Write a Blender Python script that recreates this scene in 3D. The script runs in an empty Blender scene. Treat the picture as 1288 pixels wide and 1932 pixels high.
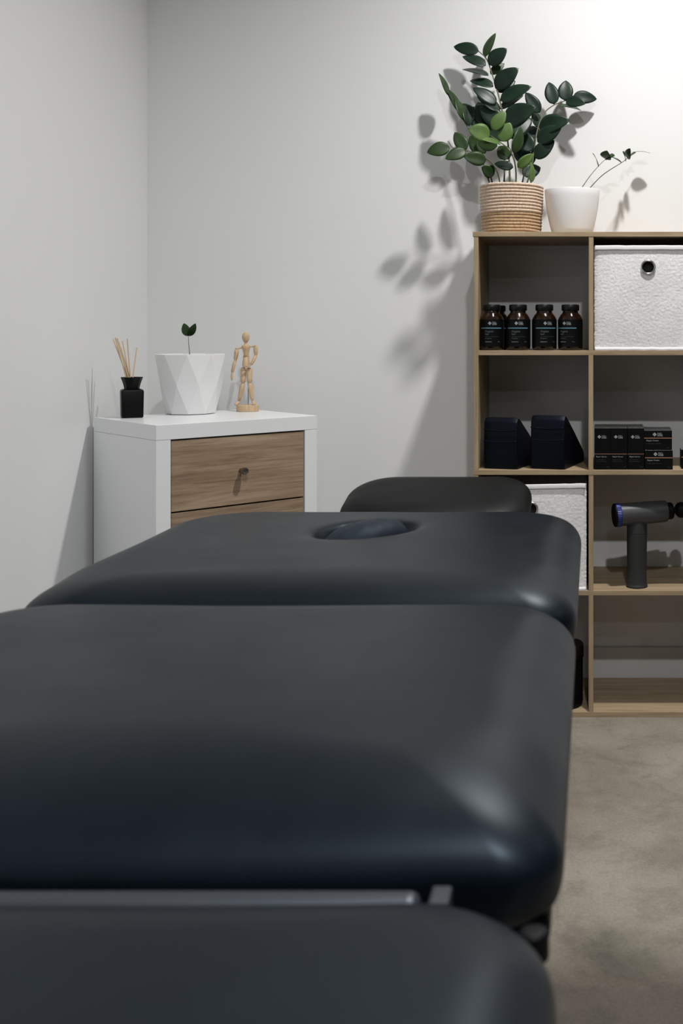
import bpy, bmesh, math, random
from mathutils import Vector, Matrix, Euler, noise
random.seed(7)
PI = math.pi
sc = bpy.context.scene
COL = sc.collection
F = 2080.0                      # focal length in pixels of the 1288 x 1932 frame
CX, CY = 1118.0, 628.0          # where the view axis meets the (shifted) frame
CAMZ = 1.004

# ------------------------------------------------------------------ camera
cd = bpy.data.cameras.new('camera'); cam = bpy.data.objects.new('camera', cd); COL.objects.link(cam)
cam.location = (0, 0, CAMZ); cam.rotation_euler = (PI/2, 0, 0)
cd.sensor_fit = 'VERTICAL'; cd.sensor_height = 36; cd.sensor_width = 24
cd.lens = F/1932*36
cd.shift_x = -(CX-644)/1932; cd.shift_y = -(966-CY)/1932
cd.clip_start = 0.02
cd.dof.use_dof = True; cd.dof.focus_distance = 2.9; cd.dof.aperture_fstop = 7.0
sc.camera = cam

# ------------------------------------------------------------------ colour / world
sc.view_settings.view_transform = 'Standard'; sc.view_settings.look = 'None'
sc.view_settings.gamma = 1; sc.view_settings.use_curve_mapping = False
sc.view_settings.exposure = 0.05
w = bpy.data.worlds.new('world'); sc.world = w; w.use_nodes = True
w.node_tree.nodes['Background'].inputs[0].default_value = (0.6, 0.65, 0.7, 1)
w.node_tree.nodes['Background'].inputs[1].default_value = 0.0

# ------------------------------------------------------------------ lamps of the room (ceiling downlights)
ROOM = dict(x0=-1.285, x1=3.1, y0=-3.2, y1=3.18, h=2.80)
def lamp(name, x, y, watt, col, r=0.05, spread=170):
    d = bpy.data.lights.new(name, 'AREA'); d.shape = 'DISK'; d.size = 2*r; d.energy = watt; d.color = col
    d.spread = math.radians(spread)
    o = bpy.data.objects.new(name, d); COL.objects.link(o); o.location = (x, y, ROOM['h']-0.012)
    return o
LAMPS = [(0.24, 2.31, 28.5, (1.0, 0.98, 0.955)), (0.20, 0.07, 40.0, (0.96, 0.98, 1.0)),
         (2.30, 1.90, 4.0, (1.0, 0.98, 0.96)), (0.22, -2.1, 11.0, (0.94, 0.97, 1.0)), (2.30, -1.0, 6.0, (0.94, 0.97, 1.0))]
for i, (x, y, wt, c) in enumerate(LAMPS):
    lamp('downlight_lamp', x, y, wt, c, spread=138 if i == 0 else 165)

# ------------------------------------------------------------------ materials
def mat(name, col, rough=0.6, metal=0.0, spec=0.5, coat=0.0, coat_rough=0.1, trans=0.0, ior=1.45, sheen=0.0):
    m = bpy.data.materials.new(name); m.use_nodes = True
    b = m.node_tree.nodes['Principled BSDF']
    b.inputs['Base Color'].default_value = (*col, 1)
    b.inputs['Roughness'].default_value = rough; b.inputs['Metallic'].default_value = metal
    b.inputs['Specular IOR Level'].default_value = spec
    b.inputs['Coat Weight'].default_value = coat; b.inputs['Coat Roughness'].default_value = coat_rough
    b.inputs['Transmission Weight'].default_value = trans; b.inputs['IOR'].default_value = ior
    b.inputs['Sheen Weight'].default_value = sheen
    return m
def nodes(m): return m.node_tree.nodes, m.node_tree.links, m.node_tree.nodes['Principled BSDF']
def tex_noise(m, scale, detail=4, rough=0.5, stretch=(1, 1, 1), dist=0.0):
    n, l, b = nodes(m)
    tc = n.new('ShaderNodeTexCoord'); mp = n.new('ShaderNodeMapping'); mp.inputs['Scale'].default_value = stretch
    t = n.new('ShaderNodeTexNoise'); t.inputs['Scale'].default_value = scale; t.inputs['Detail'].default_value = detail
    t.inputs['Roughness'].default_value = rough; t.inputs['Distortion'].default_value = dist
    l.new(tc.outputs['Object'], mp.inputs['Vector']); l.new(mp.outputs[0], t.inputs['Vector'])
    return t
def ramp(m, src, stops):
    n, l, b = nodes(m)
    r = n.new('ShaderNodeValToRGB'); l.new(src, r.inputs[0])
    e = r.color_ramp.elements
    e[0].position, e[0].color = stops[0][0], (*stops[0][1], 1)
    e[1].position, e[1].color = stops[-1][0], (*stops[-1][1], 1)
    for p, c in stops[1:-1]:
        k = e.new(p); k.color = (*c, 1)
    return r.outputs[0]
def mix(m, fac, a, b_, mode='MULTIPLY'):
    n, l, _ = nodes(m)
    x = n.new('ShaderNodeMix'); x.data_type = 'RGBA'; x.blend_type = mode
    if isinstance(fac, float): x.inputs[0].default_value = fac
    else: l.new(fac, x.inputs[0])
    for s, v in ((6, a), (7, b_)):
        if isinstance(v, tuple): x.inputs[s].default_value = (*v, 1)
        else: l.new(v, x.inputs[s])
    return x.outputs[2]
def bump(m, src, strength=0.2, dist=0.001):
    n, l, b = nodes(m)
    k = n.new('ShaderNodeBump'); k.inputs['Strength'].default_value = strength; k.inputs['Distance'].default_value = dist
    l.new(src, k.inputs['Height'])
    if b.inputs['Normal'].is_linked:
        prev = b.inputs['Normal'].links[0].from_socket; l.new(prev, k.inputs['Normal'])
    l.new(k.outputs[0], b.inputs['Normal'])
def base(m, src):
    n, l, b = nodes(m); l.new(src, b.inputs['Base Color'])

M = {}
M['wall'] = mat('wall_paint', (0.795, 0.80, 0.80), 0.85, spec=0.3)
t = tex_noise(M['wall'], 260, 3); bump(M['wall'], t.outputs[0], 0.12, 0.0006)
M['ceiling'] = mat('ceiling_paint', (0.78, 0.79, 0.80), 0.9)
M['far_wall'] = mat('dark_unseen_wall', (0.12, 0.125, 0.13), 0.9)  # for the unseen walls, made dark to cut the bounce light
M['skirting'] = mat('skirting_paint', (0.62, 0.61, 0.60), 0.45)
# concrete floor
m = M['floor'] = mat('concrete_floor', (0.2, 0.17, 0.14), 0.62, spec=0.35)
t1 = tex_noise(m, 2.3, 8, 0.62, dist=0.4); c1 = ramp(m, t1.outputs[0], [(0.30, (0.175, 0.152, 0.122)), (0.50, (0.265, 0.234, 0.193)), (0.70, (0.320, 0.285, 0.238))])
t2 = tex_noise(m, 9, 8, 0.72, dist=0.35); c2 = ramp(m, t2.outputs[0], [(0.34, (0.62, 0.64, 0.62)), (0.52, (1, 1, 1))])
t3 = tex_noise(m, 170, 4, 0.7); c3 = ramp(m, t3.outputs[0], [(0.3, (0.72, 0.72, 0.72)), (0.65, (1.08, 1.08, 1.08))])
n, l, b = nodes(m)
vo = n.new('ShaderNodeTexVoronoi'); vo.inputs['Scale'].default_value = 7.0; vo.inputs['Randomness'].default_value = 1
tc = n.new('ShaderNodeTexCoord'); l.new(tc.outputs['Object'], vo.inputs['Vector'])
c4 = ramp(m, vo.outputs['Distance'], [(0.0, (0.25, 0.23, 0.2)), (0.035, (1, 1, 1))])
x = mix(m, 0.75, c1, c2); x = mix(m, 0.8, x, c3); x = mix(m, 0.35, x, c4)
t5 = tex_noise(m, 3.2, 6, 0.65, dist=0.5)
def dark_patch(x, centre, radius, soft, dark):
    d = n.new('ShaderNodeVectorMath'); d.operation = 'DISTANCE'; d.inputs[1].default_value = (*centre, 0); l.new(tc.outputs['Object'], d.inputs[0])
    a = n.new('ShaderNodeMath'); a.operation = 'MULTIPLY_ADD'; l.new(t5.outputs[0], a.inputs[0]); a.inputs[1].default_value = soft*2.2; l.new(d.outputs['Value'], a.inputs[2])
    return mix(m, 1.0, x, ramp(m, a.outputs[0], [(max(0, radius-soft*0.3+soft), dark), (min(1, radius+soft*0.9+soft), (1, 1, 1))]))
x = dark_patch(x, (0.10, 1.30), 0.42, 0.14, (0.33, 0.315, 0.30))  # wide darker area at the near end of the floor
x = dark_patch(x, (0.150, 2.12), 0.05, 0.05, (0.74, 0.74, 0.73))  # this and the next are small stains in the concrete
x = dark_patch(x, (0.06, 1.80), 0.06, 0.05, (0.80, 0.82, 0.80))
base(m, x); bump(m, t3.outputs[0], 0.25, 0.001); bump(m, t2.outputs[0], 0.12, 0.003)
# woods
def wood(name, dark, mid, light, grain_axis, scale=5.0, ringy=0.6, rough=0.5):
    m = mat(name, mid, rough, spec=0.35)
    st = [14, 14, 14]; st[grain_axis] = 1.0
    ta = tex_noise(m, scale, 6, 0.65, tuple(st), 0.25)
    ca = ramp(m, ta.outputs[0], [(0.30, dark), (0.48, mid), (0.66, light)])
    st2 = [60, 60, 60]; st2[grain_axis] = 2.2
    tb = tex_noise(m, scale, 5, 0.7, tuple(st2), 0.1)
    cb = ramp(m, tb.outputs[0], [(0.34, (0.66, 0.62, 0.58)), (0.55, (1, 1, 1))])
    base(m, mix(m, ringy, ca, cb)); bump(m, tb.outputs[0], 0.08, 0.0006)
    return m
SH = ((0.265, 0.190, 0.112), (0.355, 0.265, 0.163), (0.415, 0.318, 0.205))
M['oak_x'] = wood('pale_oak_board', *SH, 0, 4.0, 0.45)
M['oak_z'] = wood('pale_oak_panel', *SH, 2, 4.0, 0.45)
M['drawer_wood'] = wood('brown_oak_drawer', (0.195, 0.130, 0.082), (0.325, 0.235, 0.158), (0.420, 0.320, 0.225), 0, 2.4, 0.85, 0.55)
M['maple'] = wood('light_figure_wood', (0.52, 0.36, 0.21), (0.60, 0.43, 0.27), (0.66, 0.49, 0.32), 2, 12, 0.3, 0.5)
M['reed'] = mat('rattan_reed', (0.60, 0.44, 0.28), 0.7)
M['white_lam'] = mat('white_laminate', (0.80, 0.82, 0.825), 0.28, spec=0.4)
t = tex_noise(M['white_lam'], 190, 3, stretch=(1, 1, 1)); bump(M['white_lam'], t.outputs[0], 0.05, 0.0004)
M['gap'] = mat('dark_carcass', (0.015, 0.013, 0.012), 0.8)
# vinyl
def vinyl(name, col, rough, spec=0.5, tint=(0.72, 0.87, 1.0)):
    m = mat(name, col, rough, spec=spec)
    ta = tex_noise(m, 420, 3, 0.6); tb = tex_noise(m, 11, 3, 0.5)
    base(m, mix(m, 0.5, ramp(m, tb.outputs[0], [(0.3, tuple(c*0.86 for c in col)), (0.7, tuple(c*1.12 for c in col))]),
                ramp(m, ta.outputs[0], [(0.35, (0.8, 0.8, 0.8)), (0.65, (1.1, 1.1, 1.1))])))
    n, l, b = nodes(m)
    rr = n.new('ShaderNodeMapRange'); rr.inputs[3].default_value = rough-0.05; rr.inputs[4].default_value = rough+0.07
    l.new(tb.outputs[0], rr.inputs[0]); l.new(rr.outputs[0], b.inputs['Roughness'])
    b.inputs['Specular Tint'].default_value = (*tint, 1)
    bump(m, ta.outputs[0], 0.12, 0.0005)
    return m
M['vinyl'] = vinyl('slate_blue_vinyl', (0.0030, 0.0058, 0.0092), 0.39, 0.25)
M['plug_vinyl'] = vinyl('soft_blue_vinyl', (0.010, 0.014, 0.022), 0.62, 0.3)
M['black_vinyl'] = vinyl('black_vinyl', (0.0026, 0.0028, 0.0030), 0.50, 0.2, (1, 1, 1))
M['navy'] = vinyl('navy_vinyl', (0.0016, 0.0020, 0.0062), 0.46, 0.2)
M['frame'] = mat('frame_metal', (0.06, 0.068, 0.08), 0.42, metal=0.6)
M['black_plastic'] = mat('black_plastic', (0.003, 0.003, 0.0035), 0.5, spec=0.14)
# fleece
m = M['fleece'] = mat('fleece_fabric', (0.70, 0.69, 0.69), 0.95, spec=0.1, sheen=0.4)
ta = tex_noise(m, 190, 6, 0.75, (1, 1, 1.5), 0.5); tb = tex_noise(m, 260, 4, 0.7); td = tex_noise(m, 9, 3, 0.5)
base(m, mix(m, 0.8, ramp(m, ta.outputs[0], [(0.32, (0.62, 0.61, 0.615)), (0.55, (0.84, 0.83, 0.835))]), ramp(m, td.outputs[0], [(0.3, (0.84, 0.84, 0.84)), (0.6, (1, 1, 1))])))
bump(m, ta.outputs[0], 0.45, 0.002); bump(m, tb.outputs[0], 0.4, 0.0012)
M['hem'] = mat('white_hem_fabric', (0.76, 0.75, 0.755), 0.9, sheen=0.2)
M['chrome'] = mat('polished_ring', (0.62, 0.60, 0.57), 0.22, metal=1.0)
M['knob'] = mat('brushed_knob', (0.30, 0.27, 0.24), 0.28, metal=1.0)
M['dark_inside'] = mat('eyelet_shade', (0.012, 0.012, 0.012), 0.95)
# bottles
M['amber'] = mat('amber_glass', (0.055, 0.020, 0.005), 0.04, trans=0.85, ior=1.5)
m = M['capsules'] = mat('capsule_fill', (0.10, 0.05, 0.02), 0.5)
ta = tex_noise(m, 160, 3, 0.6); base(m, ramp(m, ta.outputs[0], [(0.35, (0.012, 0.008, 0.005)), (0.66, (0.13, 0.07, 0.028))]))
M['cap'] = mat('black_cap', (0.004, 0.004, 0.0045), 0.38, spec=0.35)
M['label'] = mat('black_label', (0.0018, 0.0022, 0.0026), 0.5, spec=0.16)
M['carton'] = mat('black_carton', (0.0018, 0.0020, 0.0022), 0.5, spec=0.16)
M['wrap'] = mat('cellophane', (0.12, 0.125, 0.13), 0.12, spec=0.9, coat=1.0, coat_rough=0.05)
M['ink_white'] = mat('white_ink', (0.33, 0.34, 0.36), 0.6)
M['ink_grey'] = mat('grey_ink', (0.045, 0.048, 0.05), 0.6)
M['teal'] = mat('teal_foil', (0.14, 0.33, 0.40), 0.4)
M['copper'] = mat('copper_foil', (0.60, 0.33, 0.22), 0.35, metal=0.7)
# pots and plants
m = M['rope_pale'] = mat('pale_rope', (0.58, 0.44, 0.32), 0.9, sheen=0.3)
def ropeish(m, a, b_):
    n, l, bb = nodes(m)
    tc = n.new('ShaderNodeTexCoord')
    wv = n.new('ShaderNodeTexWave'); wv.inputs['Scale'].default_value = 1.0
    t = tex_noise(m, 140, 4, 0.7); t2 = tex_noise(m, 260, 2, 0.6, (1, 1, 0.25))
    base(m, mix(m, 0.6, ramp(m, t.outputs[0], [(0.3, a), (0.65, b_)]), ramp(m, t2.outputs[0], [(0.36, (0.72, 0.7, 0.68)), (0.55, (1, 1, 1))])))
    n.remove(wv); n.remove(tc); bump(m, t2.outputs[0], 0.8, 0.002)
ropeish(m, (0.53, 0.39, 0.28), (0.72, 0.57, 0.44))
m = M['rope_tan'] = mat('tan_rope', (0.45, 0.30, 0.17), 0.9, sheen=0.3)
ropeish(m, (0.38, 0.24, 0.125), (0.56, 0.39, 0.23))
M['ceramic'] = mat('white_ceramic', (0.82, 0.82, 0.83), 0.35, spec=0.4)
M['matte_pot'] = mat('white_matt_pot', (0.80, 0.80, 0.80), 0.55, spec=0.3)
M['soil'] = mat('potting_soil', (0.03, 0.022, 0.016), 1.0)
def leafmat(name, a, b_, rough):
    m = mat(name, a, rough, spec=0.36)
    t = tex_noise(m, 30, 3, 0.5); base(m, ramp(m, t.outputs[0], [(0.3, a), (0.7, b_)]))
    return m
M['leaf_dark'] = leafmat('dark_green_leaf', (0.005, 0.016, 0.009), (0.011, 0.029, 0.016), 0.40)
M['leaf_mid'] = leafmat('mid_green_leaf', (0.014, 0.034, 0.008), (0.026, 0.054, 0.013), 0.42)
M['leaf_lime'] = leafmat('fresh_green_leaf', (0.055, 0.105, 0.022), (0.085, 0.150, 0.035), 0.45)
M['stem_green'] = leafmat('green_stem', (0.06, 0.075, 0.03), (0.13, 0.14, 0.07), 0.5)
M['stem_dark'] = mat('dark_stem', (0.018, 0.022, 0.012), 0.5)
M['diffuser'] = mat('matt_black_glass', (0.002, 0.002, 0.002), 0.42, spec=0.2)
M['gun_body'] = mat('grey_gun_shell', (0.055, 0.058, 0.062), 0.38, metal=0.2)
M['gun_grip'] = mat('rubber_grip', (0.020, 0.021, 0.021), 0.7)
m = M['gun_blue'] = mat('blue_ring', (0.022, 0.032, 0.16), 0.4, metal=0.3)
M['lamp_trim'] = mat('lamp_trim', (0.8, 0.8, 0.8), 0.5)

# ------------------------------------------------------------------ helpers
def link_mesh(name, bm, m, parent=None, smooth=False, bevel=0.0, segs=2, auto=None, recalc=True):
    if recalc: bmesh.ops.recalc_face_normals(bm, faces=bm.faces[:])
    me = bpy.data.meshes.new(name); bm.to_mesh(me); bm.free()
    for mm in (m if isinstance(m, (list, tuple)) else [m]): me.materials.append(mm)
    if smooth:
        me.polygons.foreach_set('use_smooth', [True]*len(me.polygons))
        if auto: me.set_sharp_from_angle(angle=math.radians(auto))
    o = bpy.data.objects.new(name, me); COL.objects.link(o)
    if parent: o.parent = parent
    if bevel:
        k = o.modifiers.new('bevel', 'BEVEL'); k.width = bevel; k.segments = segs; k.limit_method = 'ANGLE'
    return o
def thing(name, label, cat, loc=(0, 0, 0), rz=0.0, group=None):
    o = bpy.data.objects.new(name, None); COL.objects.link(o); o.empty_display_size = 0.05
    o.location = loc; o.rotation_euler = (0, 0, rz)
    o['label'] = label; o['category'] = cat
    if group: o['group'] = group
    return o
def tag(o, label, cat, group=None):
    o['label'] = label; o['category'] = cat
    if group: o['group'] = group
    return o
def box(bm, x0, x1, y0, y1, z0, z1, mi=0):
    vs = [bm.verts.new((x, y, z)) for x in (x0, x1) for y in (y0, y1) for z in (z0, z1)]
    for f in ((0, 1, 3, 2), (4, 6, 7, 5), (0, 4, 5, 1), (2, 3, 7, 6), (0, 2, 6, 4), (1, 5, 7, 3)):
        k = bm.faces.new([vs[i] for i in f]); k.material_index = mi
    return vs
def boxobj(name, ext, m, parent=None, bevel=0.001, segs=2):
    bm = bmesh.new(); box(bm, *ext); return link_mesh(name, bm, m, parent, bevel=bevel, segs=segs)
def rings(bm, rs, close_start=True, close_end=True, mi=0):
    """rs: list of lists of points, same length: skin a closed tube through them"""
    vv = [[bm.verts.new(p) for p in r] for r in rs]
    n = len(vv[0])
    for a, b in zip(vv, vv[1:]):
        for i in range(n):
            f = bm.faces.new((a[i], a[(i+1) % n], b[(i+1) % n], b[i])); f.material_index = mi
    if close_start: bm.faces.new(list(reversed(vv[0]))).material_index = mi
    if close_end: bm.faces.new(vv[-1]).material_index = mi
    return vv
def lathe(bm, prof, c=(0, 0, 0), n=48, close_start=True, close_end=True, mi=0):
    rs = [[(c[0]+r*math.cos(2*PI*i/n), c[1]+r*math.sin(2*PI*i/n), c[2]+z) for i in range(n)] for r, z in prof]
    return rings(bm, rs, close_start, close_end, mi)
def frame_of(d):
    d = d.normalized(); u = d.cross(Vector((0, 0, 1)))
    if u.length < 1e-4: u = Vector((1, 0, 0))
    u.normalize(); return u, u.cross(d).normalized()
def tube(bm, pts, rad, n=10, mi=0):
    pts = [Vector(p) for p in pts]; rs = []
    if not isinstance(rad, (list, tuple)): rad = [rad]*len(pts)
    u = None
    for i, p in enumerate(pts):
        d = (pts[min(i+1, len(pts)-1)]-pts[max(i-1, 0)]).normalized()
        if u is None: u, v = frame_of(d)
        else:
            u = (u-d*u.dot(d)).normalized(); v = u.cross(d).normalized()
        rs.append([p+rad[i]*(math.cos(2*PI*k/n)*u+math.sin(2*PI*k/n)*v) for k in range(n)])
    rings(bm, rs, mi=mi)
def smooth_path(pts, k=6):
    pts = [Vector(p) for p in pts]; out = []
    P = [pts[0]*2-pts[1]]+pts+[pts[-1]*2-pts[-2]]
    for i in range(1, len(P)-2):
        for s in range(k):
            t = s/k; a, b, c, d = P[i-1:i+3]
            out.append(0.5*((2*b)+(c-a)*t+(2*a-5*b+4*c-d)*t*t+(3*b-a-3*c+d)*t**3))
    out.append(pts[-1]); return out
def seg(bm, a, b, prof, n=14, flat=1.0):
    """turned wooden segment from a to b; prof = [(t, r)]"""
    a, b = Vector(a), Vector(b); d = b-a; u, v = frame_of(d)
    rings(bm, [[a+d*t+r*(math.cos(2*PI*k/n)*u+flat*math.sin(2*PI*k/n)*v) for k in range(n)] for t, r in prof])
def at(px, py, Y):               # a point at depth Y
    return Vector(((px-CX)*Y/F, Y, CAMZ-(py-CY)*Y/F))
def text_bm(bm, s, size, fn, align='LEFT', mi=0, thick=0.0):
    cu = bpy.data.curves.new('txt', 'FONT'); cu.body = s; cu.size = size; cu.align_x = align; cu.resolution_u = 2
    cu.offset = thick
    o = bpy.data.objects.new('txt', cu)
    me = bpy.data.meshes.new_from_object(o)
    vs = [bm.verts.new(fn(v.co.x, v.co.y)) for v in me.vertices]
    for p in me.polygons:
        try: bm.faces.new([vs[i] for i in p.vertices]).material_index = mi
        except ValueError: pass
    bpy.data.objects.remove(o); bpy.data.curves.remove(cu); bpy.data.meshes.remove(me)
def patch(bm, pts, fn, mi=0):
    f = bm.faces.new([bm.verts.new(fn(*p)) for p in pts]); f.material_index = mi
def strip(bm, x0, x1, y0, y1, fn, n=16, mi=0):
    for i in range(n):
        a = x0+(x1-x0)*i/n; b = x0+(x1-x0)*(i+1)/n
        patch(bm, [(a, y0), (b, y0), (b, y1), (a, y1)], fn, mi)
def logo(bm, x, y, s, fn, mi=0):
    """diamond mark made of four small tilted squares with a cut centre, three short lines of type beside it"""
    q = s*0.23
    for dx, dy in ((0, 1), (1, 0), (0, -1), (-1, 0)):
        cx, cy = x+dx*q*1.12, y+dy*q*1.12
        patch(bm, [(cx-q, cy), (cx, cy-q), (cx+q, cy), (cx, cy+q)], fn, mi)
    text_bm(bm, 'Organic', s*0.34, lambda a, b: fn(x+s*0.62+a, y+s*0.22+b), mi=mi)
    text_bm(bm, 'Collagen', s*0.36, lambda a, b: fn(x+s*0.62+a, y-s*0.10+b), mi=mi, thick=s*0.008)
    text_bm(bm, 'Australia', s*0.36, lambda a, b: fn(x+s*0.62+a, y-s*0.42+b), mi=mi, thick=s*0.008)
def copy_thing(root, loc=None, label=None, rz=None):
    r = root.copy(); COL.objects.link(r)
    if loc: r.location = loc
    if rz is not None: r.rotation_euler[2] = rz
    if label: r['label'] = label
    for ch in [o for o in COL.objects if o.parent == root]:
        c = ch.copy(); COL.objects.link(c); c.parent = r
        for g in [o for o in COL.objects if o.parent == ch]:
            d = g.copy(); COL.objects.link(d); d.parent = c
    return r

# ------------------------------------------------------------------ the room
def struct(name, ext, m):
    o = boxobj(name, ext, m, bevel=0); o['kind'] = 'structure'; return o
R = ROOM; T = 0.1
struct('floor', (R['x0']-T, R['x1']+T, R['y0']-T, R['y1']+T, -T, 0), M['floor'])
struct('ceiling', (R['x0']-T, R['x1']+T, R['y0']-T, R['y1']+T, R['h'], R['h']+T), M['ceiling'])
struct('wall_back', (R['x0']-T, R['x1']+T, R['y1'], R['y1']+T, 0, R['h']), M['wall'])
struct('wall_left', (R['x0']-T, R['x0'], R['y0'], R['y1'], 0, R['h']), M['wall'])
struct('wall_right', (R['x1'], R['x1']+T, R['y0'], R['y1'], 0, R['h']), M['far_wall'])
struct('wall_front', (R['x0']-T, R['x1']+T, R['y0']-T, R['y0'], 0, R['h']), M['far_wall'])
def skirt(name, ext):
    o = boxobj(name, ext, M['skirting'], bevel=0.004); o['kind'] = 'structure'
skirt('baseboard_back', (R['x0'], R['x1'], R['y1']-0.011, R['y1'], 0, 0.100))
skirt('baseboard_left', (R['x0'], R['x0']+0.011, R['y0'], R['y1']-0.012, 0, 0.100))
skirt('baseboard_right', (R['x1']-0.011, R['x1'], R['y0'], R['y1']-0.012, 0, 0.100))

# ------------------------------------------------------------------ massage table
def cushion_bm(x0, x1, y0, y1, top, thick, R=(0.09, 0.09, 0.09, 0.09), w=0.11, wn=None, inset=0.03, D=0.045, p=2.5, crown=0.004, extra=None, nper=26, nin=46):
    """soft upholstered pad; R = corner radii (x0y0, x1y0, x1y1, x0y1)"""
    cx, cy = (x0+x1)/2, (y0+y1)/2
    out = []
    cs = [(x0, y0, R[0], PI), (x1, y0, R[1], 1.5*PI), (x1, y1, R[2], 0), (x0, y1, R[3], 0.5*PI)]
    corners = []
    for (a, b, r, a0) in cs:
        ccx = a+r if a == x0 else a-r; ccy = b+r if b == y0 else b-r
        corners.append([(ccx+r*math.cos(a0+PI/2*k/nper), ccy+r*math.sin(a0+PI/2*k/nper)) for k in range(nper+1)])
    for i in range(4):
        out += corners[i]
        a, b = corners[i][-1], corners[(i+1) % 4][0]; ne = 24
        out += [(a[0]+(b[0]-a[0])*k/ne, a[1]+(b[1]-a[1])*k/ne) for k in range(1, ne)]
    n = len(out)
    # medial target for each outline point
    hx, hy = (x1-x0)/2, (y1-y0)/2; mm = min(hx, hy)
    def core(pt):
        if hx > hy: return (max(x0+mm*1.0, min(x1-mm*1.0, pt[0])), cy)
        return (cx, max(y0+mm, min(y1-mm, pt[1])))
    dirs = []
    for pt in out:
        c = core(pt); d = Vector((c[0]-pt[0], c[1]-pt[1])); dirs.append(d)
    bm = bmesh.new(); rs = []
    zm = top-D
    # bottom rings then side then top
    low = thick-D
    wn_ = wn or w
    def wof(pt):
        k = max(0.0, min(1.0, 1-(pt[1]-y0)/0.16)); k = k*k*(3-2*k)
        return w+(wn_-w)*k
    def ringw(g):
        r = []
        for pt, d in zip(out, dirs):
            W_e = wof(pt); L = d.length; q = min(W_e*g/L, 0.96)
            t = 1-g; drop = D*(1-(max(0, 1-t**p))**(1/p)) if g < 1 else 0
            r.append(Vector((pt[0]+d.x*q, pt[1]+d.y*q, top-drop)))
        return r
    def ring(f_in, z, absolute=True):
        r = []
        for pt, d in zip(out, dirs):
            L = d.length; q = min(f_in/L, 0.999) if absolute else f_in
            r.append(Vector((pt[0]+d.x*q, pt[1]+d.y*q, z)))
        return r
    rs.append(ring(0.9, top-thick, False)); rs.append(ring(inset+0.025, top-thick))
    for k in range(1, 8):
        a = PI/2*k/8; rs.append(ring(inset*(1-math.sin(a)), zm-low+ low*(1-math.cos(a))))
    for k in range(0, 23): rs.append(ringw(1-math.cos(PI/2*k/22)))
    # interior: from inset w to the core
    base_ring = rs[-1]; tgt = [Vector((*core(pt), 0)) for pt in out]
    for k in range(1, nin+1):
        t = k/nin*0.997
        rs.append([Vector((b.x+(c.x-b.x)*t, b.y+(c.y-b.y)*t, top)) for b, c in zip(base_ring, tgt)])
    for r in rs[9:]:
        for v in r:
            fx = 1-((v.x-cx)/hx)**2; fy = 1-((v.y-cy)/hy)**2
            v.z += crown*max(0, fx)*max(0, fy)
            v.z += 0.0012*noise.noise(Vector((v.x*6, v.y*6, 1.7)))
            if extra: v.z += extra(v.x, v.y)
    rings(bm, rs)
    bmesh.ops.remove_doubles(bm, verts=bm.verts[:], dist=1e-5)
    return bm
XL, XR = -0.770, -0.021
table = thing('massage_table', 'slate blue padded massage table with separate sections and black headrest', 'massage table', (-0.395, 1.4, 0))
OFF = Vector((-0.395, 1.4, 0))
def tpart(name, bm, m, parent=table, **kw):
    bmesh.ops.translate(bm, verts=bm.verts[:], vec=-OFF)
    return link_mesh(name, bm, m, parent, **kw)
HX, HY, HA_ = -0.384, 1.873, math.radians(-38)
def hole(x, y):
    dx, dy = x-HX, y-HY; a_ = dx*math.cos(HA_)+dy*math.sin(HA_); b_ = -dx*math.sin(HA_)+dy*math.cos(HA_)
    d = math.hypot(a_/0.053, b_/0.074)
    if d > 2.2: return 0
    s = 1/(1+math.exp((d-1.08)*14))
    return -0.060*s - 0.006*math.exp(-((d-1.12)/0.30)**2)*(1-0.6*max(0, min(1, (y-HY)/0.1)))
tpart('head_cushion', cushion_bm(XL, XR, 1.435, 2.115, 0.669, 0.088, R=(0.06, 0.055, 0.11, 0.14), w=0.07, wn=0.135, inset=0.015, D=0.050, p=2.0, extra=hole, crown=0.003, nin=90), M['vinyl'], smooth=True)
tpart('middle_cushion', cushion_bm(XL, XR, 0.775, 1.418, 0.669, 0.090, R=(0.05, 0.045, 0.075, 0.10), w=0.085, wn=0.17, inset=0.015, D=0.055, p=1.95, crown=0.004), M['vinyl'], smooth=True)
tpart('foot_cushion', cushion_bm(XL, XR, 0.05, 0.722, 0.648, 0.085, R=(0.06, 0.06, 0.085, 0.10), w=0.075, inset=0.015, D=0.045, crown=0.003), M['vinyl'], smooth=True)
# headrest: tilted black pad on two rods
bm = cushion_bm(-0.20, 0.20, -0.125, 0.125, 0.0, 0.075, R=(0.10, 0.09, 0.075, 0.10), w=0.07, D=0.04, crown=0.006)
bmesh.ops.transform(bm, verts=bm.verts[:], matrix=Matrix.Translation((-0.333, 2.345, 0.665)) @ Matrix.Rotation(math.radians(14), 4, 'X'))
hr = tpart('headrest', bm, M['black_vinyl'], smooth=True); hr['label'] = 'black padded headrest cushion'
for sx in (-0.1, 0.1):
    bm = bmesh.new(); tube(bm, [(-0.333+sx, 2.02, 0.555), (-0.333+sx, 2.25, 0.565), (-0.333+sx, 2.36, 0.62)], 0.009); tpart('headrest_rod', bm, M['frame'], smooth=True, auto=40)
# boards under the pads
for nm, a, b, z in (('head_board', 1.46, 2.09, 0.581), ('middle_board', 0.80, 1.39, 0.579), ('foot_board', 0.08, 0.70, 0.558)):
    bm = bmesh.new(); box(bm, XL+0.03, XR-0.010, a, b, z-0.018, z); tpart(nm, bm, M['black_plastic'], bevel=0.004)
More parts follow.
